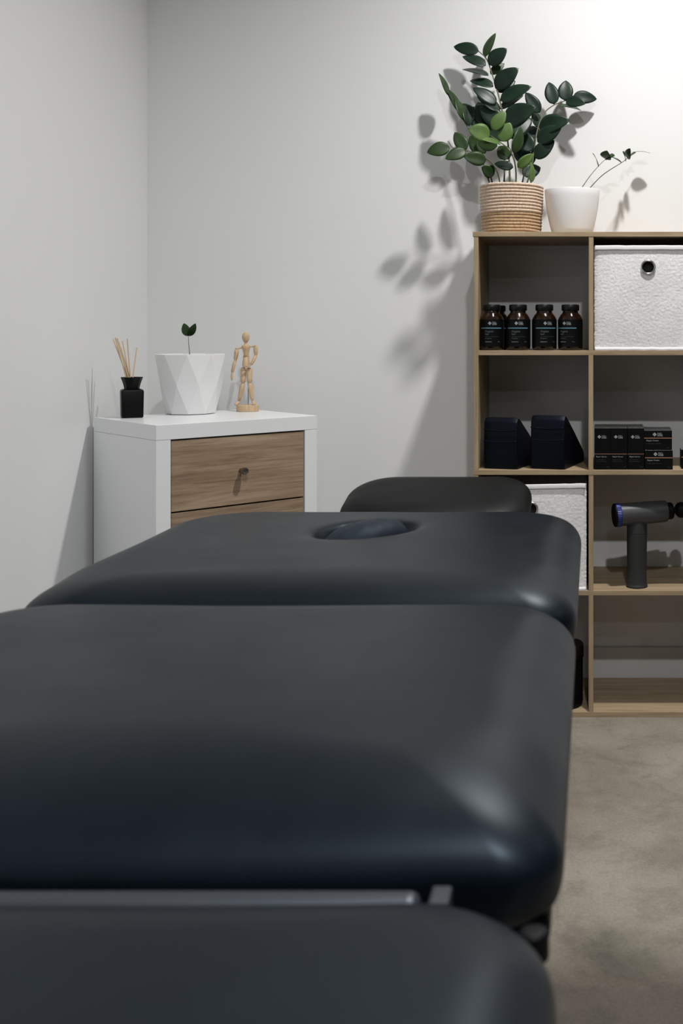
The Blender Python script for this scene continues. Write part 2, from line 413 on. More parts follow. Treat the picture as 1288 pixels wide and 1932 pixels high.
# frame
bm = bmesh.new()
bm.free()
for x in (-0.66, -0.13):
    bm = bmesh.new(); box(bm, x-0.02, x+0.02, 0.15, 2.0, 0.515, 0.555); tpart('side_rail', bm, M['frame'], bevel=0.004)
bm = bmesh.new(); box(bm, -0.745, -0.117, 0.738, 0.760, 0.596, 0.6225); tpart('cross_bar', bm, M['frame'], bevel=0.008, segs=4)
bm = bmesh.new(); box(bm, -0.111, -0.097, 0.740, 0.764, 0.575, 0.6215); tpart('hinge_bracket', bm, M['frame'], bevel=0.002)
bm = bmesh.new(); lathe(bm, [(0.009, -0.020), (0.0105, -0.018), (0.0105, -0.002), (0.008, 0.0)], (-0.0395, 0.735, 0.606), 28); tpart('pivot_cap', bm, M['black_plastic'], smooth=True, auto=40, bevel=0.002)
bm = bmesh.new()
bm.free()
for y in (0.45, 1.75):
    bm = bmesh.new(); box(bm, -0.43, -0.36, y-0.05, y+0.05, 0.06, 0.52); tpart('lift_column', bm, M['frame'], bevel=0.006)
bm = bmesh.new()
for x in (-0.62, -0.17): box(bm, x-0.03, x+0.03, 0.2, 2.0, 0.02, 0.06)
for y in (0.45, 1.75): box(bm, -0.62, -0.17, y-0.04, y+0.04, 0.02, 0.06)
tpart('base_frame', bm, M['frame'], bevel=0.006)
for x in (-0.62, -0.17):
    for y in (0.25, 1.95):
        bm = bmesh.new(); lathe(bm, [(0.022, 0), (0.026, 0.004), (0.026, 0.022)], (x, y, 0), 20); tpart('foot', bm, M['black_plastic'], smooth=True, auto=40)
# plug pillow in the breathing hole
bm = bmesh.new()
NS = 28
rs = []
for i in range(1, NS):
    a = -PI/2+PI*i/NS
    rr, zz = math.cos(a)**0.75, math.sin(a)
    rs.append([Vector((0.0585*rr*math.cos(2*PI*k/48), 0.081*rr*math.sin(2*PI*k/48), 0.036*zz)) for k in range(48)])
for r in rs:
    for v in r:
        v.z += 0.010*v.x/0.069 + 0.006*v.y/0.11
        a = math.atan2(v.y, v.x); v.z += 0.0012*math.sin(a*9+v.x*60)*math.hypot(v.x/0.069, v.y/0.108)
rings(bm, rs)
pl = link_mesh('face_hole_plug', bm, M['plug_vinyl'], smooth=True); pl.location = (HX-0.003, HY-0.002, 0.649); pl.rotation_euler = (0, 0, HA_)
tag(pl, 'oval padded plug pillow sunk in the round hole of the massage table', 'cushion')

# ------------------------------------------------------------------ cube shelf
S_Y0, S_Y1 = 2.880, 3.166
TH = 0.0125
X0, XD, X1 = -0.3115, -0.0110, 0.2895           # left faces of left panel, divider, right panel
ZT = [1.2680, 0.9580, 0.6455, 0.3305, 0.0135]    # tops of the boards
shelf = thing('cube_shelf', 'pale oak open cube shelf of four rows against the white back wall', 'shelf', (0, 3.02, 0))
def spart(name, x0, x1, z0, z1, m, y0=S_Y0, y1=S_Y1+0.013):
    return boxobj(name, (x0, x1, y0-3.02, y1-3.02, z0, z1), m, shelf, bevel=0.0006)
XE = X1+TH
spart('top_board', X0-0.002, XE+0.002, ZT[0]-TH, ZT[0], M['oak_x'], y0=S_Y0-0.001)
spart('middle_board', X0-0.002, XE+0.002, ZT[2]-TH, ZT[2], M['oak_x'], y0=S_Y0-0.001)
spart('bottom_board', X0-0.002, XE+0.002, 0.0, ZT[4], M['oak_x'], y0=S_Y0-0.001, y1=S_Y1)
for r_ in (1, 3): spart('shelf_board', X0+TH, X1, ZT[r_]-TH, ZT[r_], M['oak_x'])
for a, b, ye in ((0, 2, S_Y1+0.013), (2, 4, S_Y1)):
    spart('side_panel', X0+0.001, X0+TH, ZT[b], ZT[a]-TH, M['oak_z'], y1=ye)
    spart('side_panel', X1, XE-0.001, ZT[b], ZT[a]-TH, M['oak_z'], y1=ye)
for r_ in range(4):
    dx = (0.0003, -0.0004, 0.0, -0.0002)[r_]
    spart('divider', XD+dx, XD+TH+dx, ZT[r_+1], ZT[r_]-TH, M['oak_z'], y1=S_Y1 if r_ == 3 else S_Y1+0.013)

# ------------------------------------------------------------------ fabric bins
def bin_(label, xc, z, w_, h_, tilt=0.0, ring_dz=0.056, ring_dx=0.0):
    t = thing('storage_bin', label, 'storage box', (xc, 2.886, z), 0, 'white fleece storage boxes in the shelf')
    d_ = 0.262
    bm = bmesh.new()
    # front panel as fine grid, fuzzy
    nx, nz = 120, 120
    def P(i, k, front=True):
        u, v = i/nx, k/nz
        x = (u-0.5)*w_; zz = v*h_ + tilt*x*v
        edge = min(u, 1-u, v, 1-v)
        soft = 0.004*(1-min(1, edge/0.05))**2
        q = Vector((x*150+xc*31, zz*190, 3.1))
        bx = 0.0006*noise.fractal(q, 1.0, 2.0, 3)
        y = soft - bx - 0.003*math.sin(u*PI)*math.sin(v*PI)
        if edge < 0.02 and (u < 0.02 or u > 0.98): x += 0.0016*noise.noise(Vector((v*90, xc*9, 0)))
        return Vector((x, y, zz))
    g = [[bm.verts.new(P(i, k)) for k in range(nz+1)] for i in range(nx+1)]
    rc = (ring_dx, h_-ring_dz)
    for i in range(nx):
        for k in range(nz):
            cxm = ((i+0.5)/nx-0.5)*w_; czm = (k+0.5)/nz*h_
            if math.hypot(cxm-rc[0], czm-rc[1]) < 0.0150: continue
            bm.faces.new((g[i][k], g[i+1][k], g[i+1][k+1], g[i][k+1]))
    # sides, back, bottom
    hw = w_/2; th = 0.004
    box(bm, -hw, -hw+th, 0.006, d_, 0, h_-0.003); box(bm, hw-th, hw, 0.006, d_, 0, h_-0.003)
    box(bm, -hw+th, hw-th, d_-th, d_, 0, h_-0.003); box(bm, -hw+th, hw-th, 0.007, d_-th, 0, th)
    link_mesh('bin_body', bm, M['fleece'], t, smooth=True, auto=50, recalc=False)
    boxobj('eyelet_shade_sheet', (-hw+0.003, hw-0.003, 0.0085, 0.0100, 0.004, h_-0.012), M['dark_inside'], t, bevel=0)  # near-black sheet behind the eyelet, its colour stands for the shade inside
    for nm, z0, z1, a in (('top_hem', h_-0.010, h_+0.001, 1), ('bottom_hem', 0.0005, 0.008, 0)):
        bm = bmesh.new(); N = 60
        secs = []
        for i in range(N+1):
            x = (i/N-0.5)*w_*0.985; s = tilt*x*a
            wob = 0.0008*noise.noise(Vector((x*40, z0*9, xc)))
            secs.append([Vector((x, yy, zz+s+wob)) for yy, zz in ((-0.0052, z0), (-0.0060, (z0+z1)/2), (-0.0048, z1-0.001), (-0.001, z1), (0.006, z1-0.001), (0.006, z0))])
        rings(bm, secs); link_mesh(nm, bm, M['hem'], t, smooth=True, auto=60)
    # grommet
    bm = bmesh.new(); n = 40; rs = []
    for r, y in ((0.0145, 0.004), (0.0140, -0.004), (0.0150, -0.0072), (0.0172, -0.0088), (0.0192, -0.0075), (0.0202, -0.004)):
        rs.append([Vector((rc[0]+r*math.cos(2*PI*i/n), y, rc[1]+r*math.sin(2*PI*i/n))) for i in range(n)])
    rings(bm, rs, False, False); link_mesh('grommet', bm, M['chrome'], t, smooth=True)
    return t
bin_('white fleece storage box in the top right cube, round metal eyelet fully visible', 0.1445, ZT[1], 0.281, 0.274)
bin_('white fleece storage box behind the massage table, partly hidden by the black headrest', -0.156, ZT[3], 0.278, 0.276, tilt=0.02, ring_dz=0.063, ring_dx=-0.006)

# ------------------------------------------------------------------ pill bottles
def bottle(label, x, y, rot):
    t = thing('supplement_bottle', label, 'bottle', (x, y, ZT[1]), rot, 'dark supplement bottles in the top left cube')
    r = 0.0326
    bm = bmesh.new()
    lathe(bm, [(r-0.006, 0), (r-0.002, 0.0015), (r, 0.006), (r, 0.078), (r-0.002, 0.086), (r-0.007, 0.094), (r-0.012, 0.099), (r-0.0125, 0.108)], n=64)
    link_mesh('glass_body', bm, M['amber'], t, smooth=True, auto=60)
    bm = bmesh.new(); rr = r-0.0035
    lathe(bm, [(rr-0.006, 0.004), (rr, 0.008), (rr, 0.077), (rr-0.004, 0.087), (rr-0.010, 0.093), (0.002, 0.094)], n=40)
    link_mesh('capsule_fill', bm, M['capsules'], t, smooth=True)
    bm = bmesh.new(); n = 96
    def capring(rad, z, rib): return [Vector(((rad+(0.0004 if (k % 2 and rib) else 0))*math.cos(2*PI*k/n), (rad+(0.0004 if (k % 2 and rib) else 0))*math.sin(2*PI*k/n), z)) for k in range(n)]
    rings(bm, [capring(0.0222, 0.1045, 0), capring(0.0232, 0.106, 1), capring(0.0232, 0.1185, 1), capring(0.0222, 0.1205, 0), capring(0.0190, 0.1212, 0), capring(0.0005, 0.1212, 0)])
    link_mesh('cap', bm, M['cap'], t, smooth=True, auto=45)
    R1 = r+0.0003; R2 = r+0.0006
    def on(Rr): return lambda x_, z_: Vector((Rr*math.sin(x_/Rr), -Rr*math.cos(x_/Rr), z_))
    bm = bmesh.new(); strip(bm, -0.085, 0.085, 0.010, 0.0815, on(R1), 72); lb = link_mesh('label', bm, M['label'], t, smooth=True, recalc=False)
    f = on(R2)
    bm = bmesh.new(); strip(bm, -0.030, 0.030, 0.0575, 0.0595, f, 26, 0); link_mesh('foil_line', bm, M['teal'], lb, recalc=False)
    bm = bmesh.new(); logo(bm, -0.0035, 0.0712, 0.0098, f, 0); link_mesh('logo_print', bm, M['ink_white'], lb, recalc=False)
    bm = bmesh.new(); text_bm(bm, 'Organic', 0.0072, lambda a, b_: f(-0.0165+a, 0.0475+b_), mi=2)
    text_bm(bm, 'hair', 0.0072, lambda a, b_: f(-0.0165+a, 0.0405+b_), mi=2)
    strip(bm, -0.0165, 0.022, 0.0358, 0.0361, f, 12, 2)
    text_bm(bm, '60 capsules', 0.0038, lambda a, b_: f(-0.0165+a, 0.0305+b_), mi=2)
    text_bm(bm, 'Supplement', 0.0038, lambda a, b_: f(-0.0165+a, 0.0215+b_), mi=0)
    text_bm(bm, '60 g', 0.0038, lambda a, b_: f(0.0185+a, 0.0215+b_), mi=2)
    link_mesh('label_print', bm, [M['ink_white'], M['teal'], M['ink_mid'] if 'ink_mid' in M else M['ink_white']], lb, recalc=False)
    return t
M['ink_mid'] = mat('dim_ink', (0.11, 0.14, 0.15), 0.6)
YB = 2.925
def bx(px, Y): return (px-CX)*Y/F
b1 = bottle('leftmost of the four front bottles, beside the side panel of the shelf', bx(927, YB), YB, 0.05)
for lab, px, Y, rot in (
        ('second front bottle from the left, crowded against the leftmost one', 977, YB-0.004, 0.03),
        ('third front bottle from the left, its label turned to the right', 1026.5, YB-0.002, 0.22),
        ('rightmost front bottle, nearest the divider, its label turned to the left', 1075.5, YB, -0.38),
        ('bottle behind the leftmost front one, only a sliver of its cap showing', 937.5, 3.030, 0.1)):
    copy_thing(b1, (bx(px, Y), Y, ZT[1]), lab, rot)

# ------------------------------------------------------------------ wedges
def wedge(label, x, y, rz, h, seams):
    t = thing('wedge_block', label, 'wedge cushion', (x, y, ZT[2]), rz, 'navy blue wedge cushions')
    W, L, hb = 0.093, 0.200, 0.034
    bm = bmesh.new()
    nx, ns = 12, 10
    prof = [(0.004, 0.0), (0.0, 0.03), (0.001, h*0.6), (0.004, h-0.012), (0.014, h), (0.030, h-0.006), (L*0.5, (h+hb)/2+0.004), (L-0.012, hb), (L, hb*0.6), (L-0.002, 0.0)]
    rs = []
    for i in range(nx+1):
        u = i/nx; x_ = (u-0.5)*W
        k = 1-abs(2*u-1)**6
        cx_, cz_ = L*0.4, h*0.42
        rs.append([Vector((x_, cx_+(a-cx_)*(0.975+0.025*k), max(0.0005, cz_+(b-cz_)*(0.972+0.028*k)))) for a, b in prof])
    rings(bm, rs)
    o = link_mesh('wedge_pad', bm, M['navy'], t, smooth=True, auto=55, bevel=0.002)
    for z0 in seams:
        bm = bmesh.new(); pts = [(((i/20)-0.5)*W*0.97, -0.0015-0.001*math.sin(i/20*PI), z0-0.003*math.sin(i/20*PI)+0.0012*noise.noise(Vector((i*0.7, z0*50, x)))) for i in range(21)]
        tube(bm, pts, 0.0016, 8); link_mesh('piping', bm, M['navy'], t, smooth=True)
    return t
wedge('left navy wedge cushion beside the left side panel of the shelf', bx(943, 2.9), 2.897, math.radians(-15), 0.136, (0.104, 0.074))
wedge('right navy wedge cushion next to the divider, its sloping flank fully visible', bx(1032, 2.9), 2.893, math.radians(-15), 0.142, (0.110, 0.079))

# ------------------------------------------------------------------ cartons
def carton(name, label, x, y, z, W, Dp, H, kind, group, rz=0):
    t = thing(name, label, 'box', (x, y, z), rz, group)
    cb = boxobj('carton_body', (-W/2, W/2, 0, Dp, 0, H), M['carton'], t, bevel=0.0006)
    boxobj('plastic_wrap', (-W/2-0.0002, W/2+0.0002, 0.0, Dp, H+0.0001, H+0.0007), M['wrap'], t, bevel=0.0003)
    f = lambda a, b: Vector((a, -0.0004, b)); LP = lambda nm, m_: link_mesh(nm, bm, m_, cb, recalc=False)
    bm = bmesh.new()
    if kind == 'tall':
        logo(bm, -W/2+0.013, H-0.0225, 0.0098, f, 0); LP('logo_print', M['ink_white'])
        bm = bmesh.new(); strip(bm, -W/2, W/2, 0.0405, 0.0418, f, 1, 0); LP('foil_line', M['copper']); bm = bmesh.new()
        text_bm(bm, 'Repair Serum', 0.0050, lambda a, b: f(-W/2+0.0045+a, 0.0325+b), mi=0)
        text_bm(bm, 'nourish hydrate', 0.0036, lambda a, b: f(-W/2+0.0045+a, 0.0250+b), mi=2)
        text_bm(bm, 'restore and renew', 0.0036, lambda a, b: f(-W/2+0.0045+a, 0.0205+b), mi=2)
        text_bm(bm, '30ml', 0.0036, lambda a, b: f(W/2-0.011+a, 0.0060+b), mi=2)
    else:
        logo(bm, -W/2+0.0275, H-0.0098, 0.0110, f, 0); LP('logo_print', M['ink_white'])
        bm = bmesh.new(); strip(bm, -W/2, W/2, H-0.0205, H-0.0183, f, 1, 0); LP('foil_line', M['copper']); bm = bmesh.new()
        text_bm(bm, 'Repair Cream', 0.0056, lambda a, b: f(-W/2+0.0060+a, H-0.0275+b), mi=0)
        text_bm(bm, 'nourish hydrate and renew', 0.0034, lambda a, b: f(-W/2+0.0060+a, H-0.0350+b), mi=2)
        text_bm(bm, '50ml', 0.0038, lambda a, b: f(W/2-0.014+a, 0.0050+b), mi=2)
    link_mesh('print', bm, [M['ink_white'], M['copper'], M['ink_grey']], cb, recalc=False)
    return t
YC = 2.889
tall = 'tall black cartons in the second row'; small = 'small black cartons in the second row'
nm3 = ('leftmost', 'middle', 'rightmost'); proto = None
for k in range(3):
    for i in range(3):
        x = bx((1136.2, 1167.3, 1199.2)[i], YC)+0.0006*k; y = YC+k*0.0405
        lab = ('%s front one of the three tall black cartons with a copper line' % nm3[i]) if k == 0 else \
              ('tall black carton %s the %s front one, only its wrapped top showing' % (('right behind', 'two places behind')[k-1], nm3[i]))
        if proto is None: proto = carton('serum_carton', lab, x, y, ZT[2], 0.0428, 0.0400, 0.1085, 'tall', tall)
        else: copy_thing(proto, (x, y, ZT[2]), lab)
YC2 = 2.889
p2 = carton('cream_carton', 'lower front small carton with a copper line, beside the tall cartons', bx(1242.5, YC2), YC2, ZT[2], 0.0730, 0.053, 0.0505, 'small', small)
copy_thing(p2, (bx(1241.0, YC2), YC2+0.0004, ZT[2]+0.0515), 'upper front small carton, stacked on another beside the tall cartons', 0.01)
copy_thing(p2, (bx(1243.0, YC2), YC2+0.0545, ZT[2]), 'lower small carton hidden behind the front stack of small cartons')
copy_thing(p2, (bx(1242.0, YC2), YC2+0.0550, ZT[2]+0.0515), 'upper small carton behind the front stack, only its wrapped top showing')
copy_thing(p2, (bx(1311.5, 2.90), 2.905, ZT[2]), 'small carton at the right edge of the photo, standing apart from the stack')

# ------------------------------------------------------------------ massage gun
gun = thing('massage_gun', 'grey massage gun with a blue ring standing upright on the third shelf', 'massage gun', (bx(1201, 2.927), 2.927, ZT[3]))
GS = 2.927/F
bm = bmesh.new()
prof = [(0.0255, 0.000), (0.0285, 0.0005), (0.0290, 0.004), (0.0268, 0.0075), (0.0262, 0.010), (0.0262, 0.060), (0.0268, 0.120), (0.0268, 0.1405), (0.0260, 0.1410), (0.0260, 0.1425), (0.0268, 0.1430), (0.0264, 0.170), (0.0235, 0.185)]
lathe(bm, [(a, b) for a, b in prof], n=40)
link_mesh('handle', bm, M['gun_grip'], gun, smooth=True, auto=35)
yaw = math.radians(12); ax = Vector((math.cos(yaw), math.sin(yaw), 0.045)).normalized()
def axial(profile, name, m, n=44, ribs=False, lab=None):
    c0 = Vector((0.006, 0.0, CAMZ-(968.5-CY)*GS-ZT[3])); u, v = frame_of(ax)
    bm = bmesh.new(); rs = []
    for s, r in profile:
        rs.append([c0+ax*s+(r*(1.0 if not (ribs and k % 2) else 0.975))*(math.cos(2*PI*k/n)*u+math.sin(2*PI*k/n)*v) for k in range(n)])
    rings(bm, rs); o = link_mesh(name, bm, m, gun, smooth=True, auto=30)
    if lab: o['label'] = lab
    return o
axial([(-0.052, 0.0300), (-0.045, 0.0300), (0.02, 0.0298), (0.070, 0.0288), (0.0745, 0.0275)], 'barrel', M['gun_body'])
axial([(-0.0650, 0.0285), (-0.0640, 0.0312), (-0.0535, 0.0316), (-0.052, 0.0300)], 'dial_ring', M['gun_blue'], n=88, ribs=True, lab='blue ribbed ring')
axial([(-0.0690, 0.0200), (-0.0690, 0.0290), (-0.0670, 0.0312), (-0.0645, 0.0312)], 'end_cap', M['black_plastic'])
axial([(0.0745, 0.0225), (0.088, 0.0225), (0.092, 0.0200)], 'nose', M['black_plastic'])
axial([(0.092, 0.0085), (0.100, 0.0085), (0.102, 0.014), (0.108, 0.0195), (0.116, 0.0215), (0.124, 0.0195), (0.130, 0.012), (0.132, 0.002)], 'ball_head', M['black_plastic'])

# ------------------------------------------------------------------ tall black container at the bottom left cube
t = thing('black_container', 'tall black container in the bottom left cube, mostly hidden by the massage table', 'container', (bx(1059, 2.945), 2.945, ZT[4]))
bm = bmesh.new(); lathe(bm, [(0.052, 0), (0.056, 0.004), (0.057, 0.012), (0.057, 0.122), (0.055, 0.126)], n=56); tb = link_mesh('tub', bm, M['carton'], t, smooth=True, auto=45)
bm = bmesh.new(); lathe(bm, [(0.0575, 0.126), (0.0590, 0.128), (0.0590, 0.158), (0.057, 0.162), (0.001, 0.163)], n=56); link_mesh('lid', bm, M['cap'], t, smooth=True, auto=45)
bm = bmesh.new(); f = lambda a, b: Vector((0.0574*math.sin(a/0.0574), -0.0574*math.cos(a/0.0574), b))
strip(bm, -0.03, 0.036, 0.0795, 0.0815, f, 16); link_mesh('label_line', bm, M['ink_grey'], tb, recalc=False); bm = bmesh.new(); strip(bm, -0.03, 0.036, 0.0555, 0.0580, f, 16)
link_mesh('label_line', bm, M['ink_grey'], tb, recalc=False)

# ------------------------------------------------------------------ dresser (set diagonally across the corner)
DA = math.radians(46); dn = thing('chest_of_drawers', 'white chest with brown oak drawer fronts standing diagonally in the corner', 'chest of drawers', (-1.010, 2.550, 0), DA)
DW, DD, DH, ST = 0.426, 0.356, 0.790, 0.0355
boxobj('top_panel', (0, DW, 0, DD, DH-ST, DH), M['white_lam'], dn, bevel=0.0008)
boxobj('side_panel', (0, ST, 0.0004, DD, 0.0, DH-ST-0.0004), M['white_lam'], dn, bevel=0.0008)
boxobj('side_panel', (DW-ST, DW, 0.0004, DD, 0.0, DH-ST-0.0004), M['white_lam'], dn, bevel=0.0008)
boxobj('plinth', (ST, DW-ST, 0.01, 0.03, 0.0, 0.070), M['white_lam'], dn)
boxobj('back_panel', (ST, DW-ST, DD-0.012, DD, 0.0, DH-ST), M['gap'], dn, bevel=0)
boxobj('inner_carcass', (ST+0.0005, DW-ST-0.0005, 0.022, DD-0.013, 0.055, DH-ST-0.0008), M['gap'], dn, bevel=0)
for k in range(4):
    z1 = DH-ST-0.0035-k*0.1705; z0 = z1-0.1665
    dr = boxobj('drawer', (ST+0.0028, DW-ST-0.0028, 0.003, 0.021, z0, z1), M['drawer_wood'], dn, bevel=0.0005)
    bm = bmesh.new(); n = 28; cxk = (ST+0.0028+DW-ST-0.0028)/2; czk = (z0+z1)/2-0.001
    rs = [[Vector((cxk+r*math.cos(2*PI*i/n), y, czk+r*math.sin(2*PI*i/n))) for i in range(n)] for r, y in ((0.0048, 0.003), (0.0048, -0.008), (0.0080, -0.011), (0.0088, -0.014), (0.0088, -0.020), (0.0075, -0.0235), (0.003, -0.0245))]
    rings(bm, rs); link_mesh('knob', bm, M['knob'], dr, smooth=True, auto=50)

# reed diffuser
rd = thing('reed_diffuser', 'matt black square reed diffuser bottle with thin wooden sticks on the white chest', 'reed diffuser', (-1.166, 2.790, DH), math.radians(27))
def sqring(h, z, n=8, rr=0.006):
    out = []
    for cxs, cys, a0 in ((1, 1, 0), (-1, 1, PI/2), (-1, -1, PI), (1, -1, 1.5*PI)):
        for k in range(n): a = a0+PI/2*k/(n-1); out.append(Vector((cxs*(h-rr)+rr*math.cos(a), cys*(h-rr)+rr*math.sin(a), z)))
    return out
bm = bmesh.new(); rings(bm, [sqring(0.0235, 0, rr=0.004), sqring(0.0255, 0.003, rr=0.004), sqring(0.0265, 0.066, rr=0.004), sqring(0.0250, 0.0700, rr=0.004), sqring(0.0180, 0.0730, rr=0.006)])
link_mesh('bottle_body', bm, M['diffuser'], rd, smooth=True, auto=30)
bm = bmesh.new()
lathe(bm, [(0.0178, 0.073), (0.0190, 0.078), (0.0205, 0.085), (0.0262, 0.1015), (0.0262, 0.1022), (0.0150, 0.1015), (0.0140, 0.075)], n=8)
link_mesh('flared_collar', bm, M['diffuser'], rd)
Minv = (Matrix.Translation((-1.166, 2.790, DH)) @ Matrix.Rotation(math.radians(27), 4, 'Z')).inverted()
for (tx, ty, dY, bxx) in ((213.5, 639.5, 0.02, 243), (217.5, 637, -0.02, 240), (221, 638, -0.01, 244), (224, 645, 0.01, 246), (231, 643, 0.025, 246), (240, 639.5, 0.0, 247), (258, 656, 0.03, 251)):
    a = Minv @ at(bxx-1, 716, 2.79); tp = Minv @ at(tx, ty, 2.79+dY); a0 = a+(a-tp).normalized()*0.02
    bm = bmesh.new(); tube(bm, [a0, tp], 0.0016, 8); link_mesh('reed', bm, M['reed'], rd, smooth=True, auto=60)

# faceted pot with a sprout
PX, PY = -1.066, 2.925
fp = thing('potted_sprout', 'white faceted pot with a single two-leaved sprout on the white chest', 'potted plant', (PX, PY, DH))
bm = bmesh.new(); n = 9; H = 0.158
def fring(r, z, off, squash=1.0): return [Vector((r*math.cos(2*PI*(k+off)/n), r*math.sin(2*PI*(k+off)/n)*squash, z)) for k in range(n)]
bot = [bm.verts.new(v) for v in fring(0.0640, 0.0015, 0.1)]; midr = [bm.verts.new(v) for v in fring(0.0800, H*0.50, 0.6)]; top = [bm.verts.new(v) for v in fring(0.0895, H, 0.1)]
for k in range(n):
    k2 = (k+1) % n
    bm.faces.new((bot[k], bot[k2], midr[k])); bm.faces.new((midr[k], bot[k2], midr[k2]))
    bm.faces.new((midr[k], midr[k2], top[k2])); bm.faces.new((midr[k], top[k2], top[k]))
bm.faces.new(list(reversed(bot)))
inn = [bm.verts.new(v) for v in fring(0.0855, H, 0.1)]; inb = [bm.verts.new(v) for v in fring(0.0800, H*0.72, 0.1)]
for k in range(n):
    k2 = (k+1) % n
    bm.faces.new((top[k], top[k2], inn[k2], inn[k])); bm.faces.new((inn[k], inn[k2], inb[k2], inb[k]))
link_mesh('faceted_pot', bm, M['matte_pot'], fp, bevel=0.006, segs=4)
bm = bmesh.new(); lathe(bm, [(0.054, 0.0), (0.056, 0.0025)], n=40); link_mesh('pot_foot', bm, M['black_plastic'], fp)
bm = bmesh.new(); lathe(bm, [(0.076, H*0.70), (0.080, H*0.73), (0.001, H*0.74)], n=40); link_mesh('soil', bm, M['soil'], fp, smooth=True)

# ------------------------------------------------------------------ leaves
def leaf(bm, B, Tp, W, nrm, curl=0.10, fold=0.16, mi=0, shape=0.95, n=12):
    """ovate leaf from base B to tip Tp, width W, facing nrm; real thickness is given by a fine second skin"""
    B, Tp = Vector(B), Vector(Tp); ax_ = Tp-B; L = ax_.length; a = ax_.normalized()
    N = (nrm-a*nrm.dot(a)).normalized(); S = a.cross(N).normalized()
    m_ = 6; top_, bot_ = [], []
    for i in range(n+1):
        t = i/n
        w_ = (math.sin(PI*t**0.85)**0.66)*(1-0.16*t) if 0 < t < 1 else 0
        w_ = max(w_, 0.02)*W/2*1.08
        c = B+ax_*t+N*(-curl*L*(4*t*(t-1)+0)*0.5 - curl*L*0.6*t*t)
        rowt, rowb = [], []
        for k in range(-m_//2, m_//2+1):
            s = 2*k/m_
            p_ = c+S*(s*w_)+N*(fold*w_*(abs(s)**1.3) - 0.10*w_*abs(s)**3)
            th = 0.00045*(1-abs(s)*0.6)
            rowt.append(bm.verts.new(p_+N*th)); rowb.append(bm.verts.new(p_-N*th))
        top_.append(rowt); bot_.append(rowb)
    for i in range(n):
        for k in range(m_):
            bm.faces.new((top_[i][k], top_[i][k+1], top_[i+1][k+1], top_[i+1][k])).material_index = mi
            bm.faces.new((bot_[i][k], bot_[i+1][k], bot_[i+1][k+1], bot_[i][k+1])).material_index = mi
        bm.faces.new((top_[i][0], top_[i+1][0], bot_[i+1][0], bot_[i][0])).material_index = mi
        bm.faces.new((top_[i][m_], bot_[i][m_], bot_[i+1][m_], top_[i+1][m_])).material_index = mi
    for q in (0, n):
        for k in range(m_):
            bm.faces.new((top_[q][k], bot_[q][k], bot_[q][k+1], top_[q][k+1])).material_index = mi
def pleaf(bm, org, bx_, by_, tx, ty, wpx, Y, dY=0.0, up=1, mi=0, true=0.50, curl=0.1, fold=0.16):
    B = at(bx_, by_, Y); Tp = at(tx, ty, Y+dY)
    L = (Tp-B).length; wapp = wpx*1.18*Y/F; W = max(wapp, true*L); ang = math.acos(min(1, wapp/W))
    a = (Tp-B).normalized(); cam_dir = Vector((0, -1, 0.15)); cam_dir = (cam_dir-a*cam_dir.dot(a)).normalized()
    S = a.cross(cam_dir); 
    if S.z < 0: S = -S
    N = cam_dir*math.cos(ang)+S*math.sin(ang)*up
    leaf(bm, B-org, Tp-org, W, N, mi=mi, curl=curl, fold=fold)
def stem_obj(parent, org, pts, rad, m):
    bm = bmesh.new(); P = smooth_path([at(*p)-org for p in pts], 6)
    k = len(P); tube(bm, P, [rad*(1-0.55*i/(k-1)) for i in range(k)], 8)
    return link_mesh('stem', bm, m, parent, smooth=True)

# sprout leaves
o_ = Vector((PX, PY, DH))
st = stem_obj(fp, o_, [(357.5, 684, 2.925), (357.5, 668, 2.925), (356, 650, 2.922), (355, 633, 2.920)], 0.0011, M['stem_dark'])
bm = bmesh.new()
pleaf(bm, o_, 355.5, 634, 346, 610, 14, 2.92, 0.0, mi=0); pleaf(bm, o_, 355, 634, 369, 611, 9, 2.92, -0.01, up=-1, mi=0)
link_mesh('leaf', bm, M['leaf_mid'], st, smooth=True)

# ------------------------------------------------------------------ rope basket plant
BX, BY = bx(964.5, 3.02)-0.0005, 3.030
zp = thing('potted_plant', 'large dark green leafy plant in a coiled rope basket on top of the shelf', 'potted plant', (BX, BY, ZT[0]))
NR = 16; HB = 0.139; r0 = HB/NR/2
bm = bmesh.new()
rs = []
n = 72
for j in range(NR):
    zc = r0+j*2*r0
    rad = 0.0775+0.0045*(j/NR)+(0.0018 if j >= 7 else 0)
    tot = 7
    for q in range(tot):
        a = -PI/2+PI*(q+0.5)/tot
        rs.append((j, [Vector(((rad+0.0052*math.cos(a)+0.0006*noise.noise(Vector((k*0.5, j*3.1, 0))))*math.cos(2*PI*k/n), (rad+0.0052*math.cos(a))*math.sin(2*PI*k/n),
                   zc+r0*math.sin(a)+0.0012*noise.noise(Vector((math.cos(2*PI*k/n)*1.5, math.sin(2*PI*k/n)*1.5, j*0.15))))) for k in range(n)]))
vv = [[bm.verts.new(p) for p in r] for _, r in rs]
for q in range(len(vv)-1):
    for i in range(n):
        f_ = bm.faces.new((vv[q][i], vv[q][(i+1) % n], vv[q+1][(i+1) % n], vv[q+1][i])); f_.material_index = 1 if rs[q+1][0] < 7 else 0
bm.faces.new(list(reversed(vv[0]))).material_index = 1
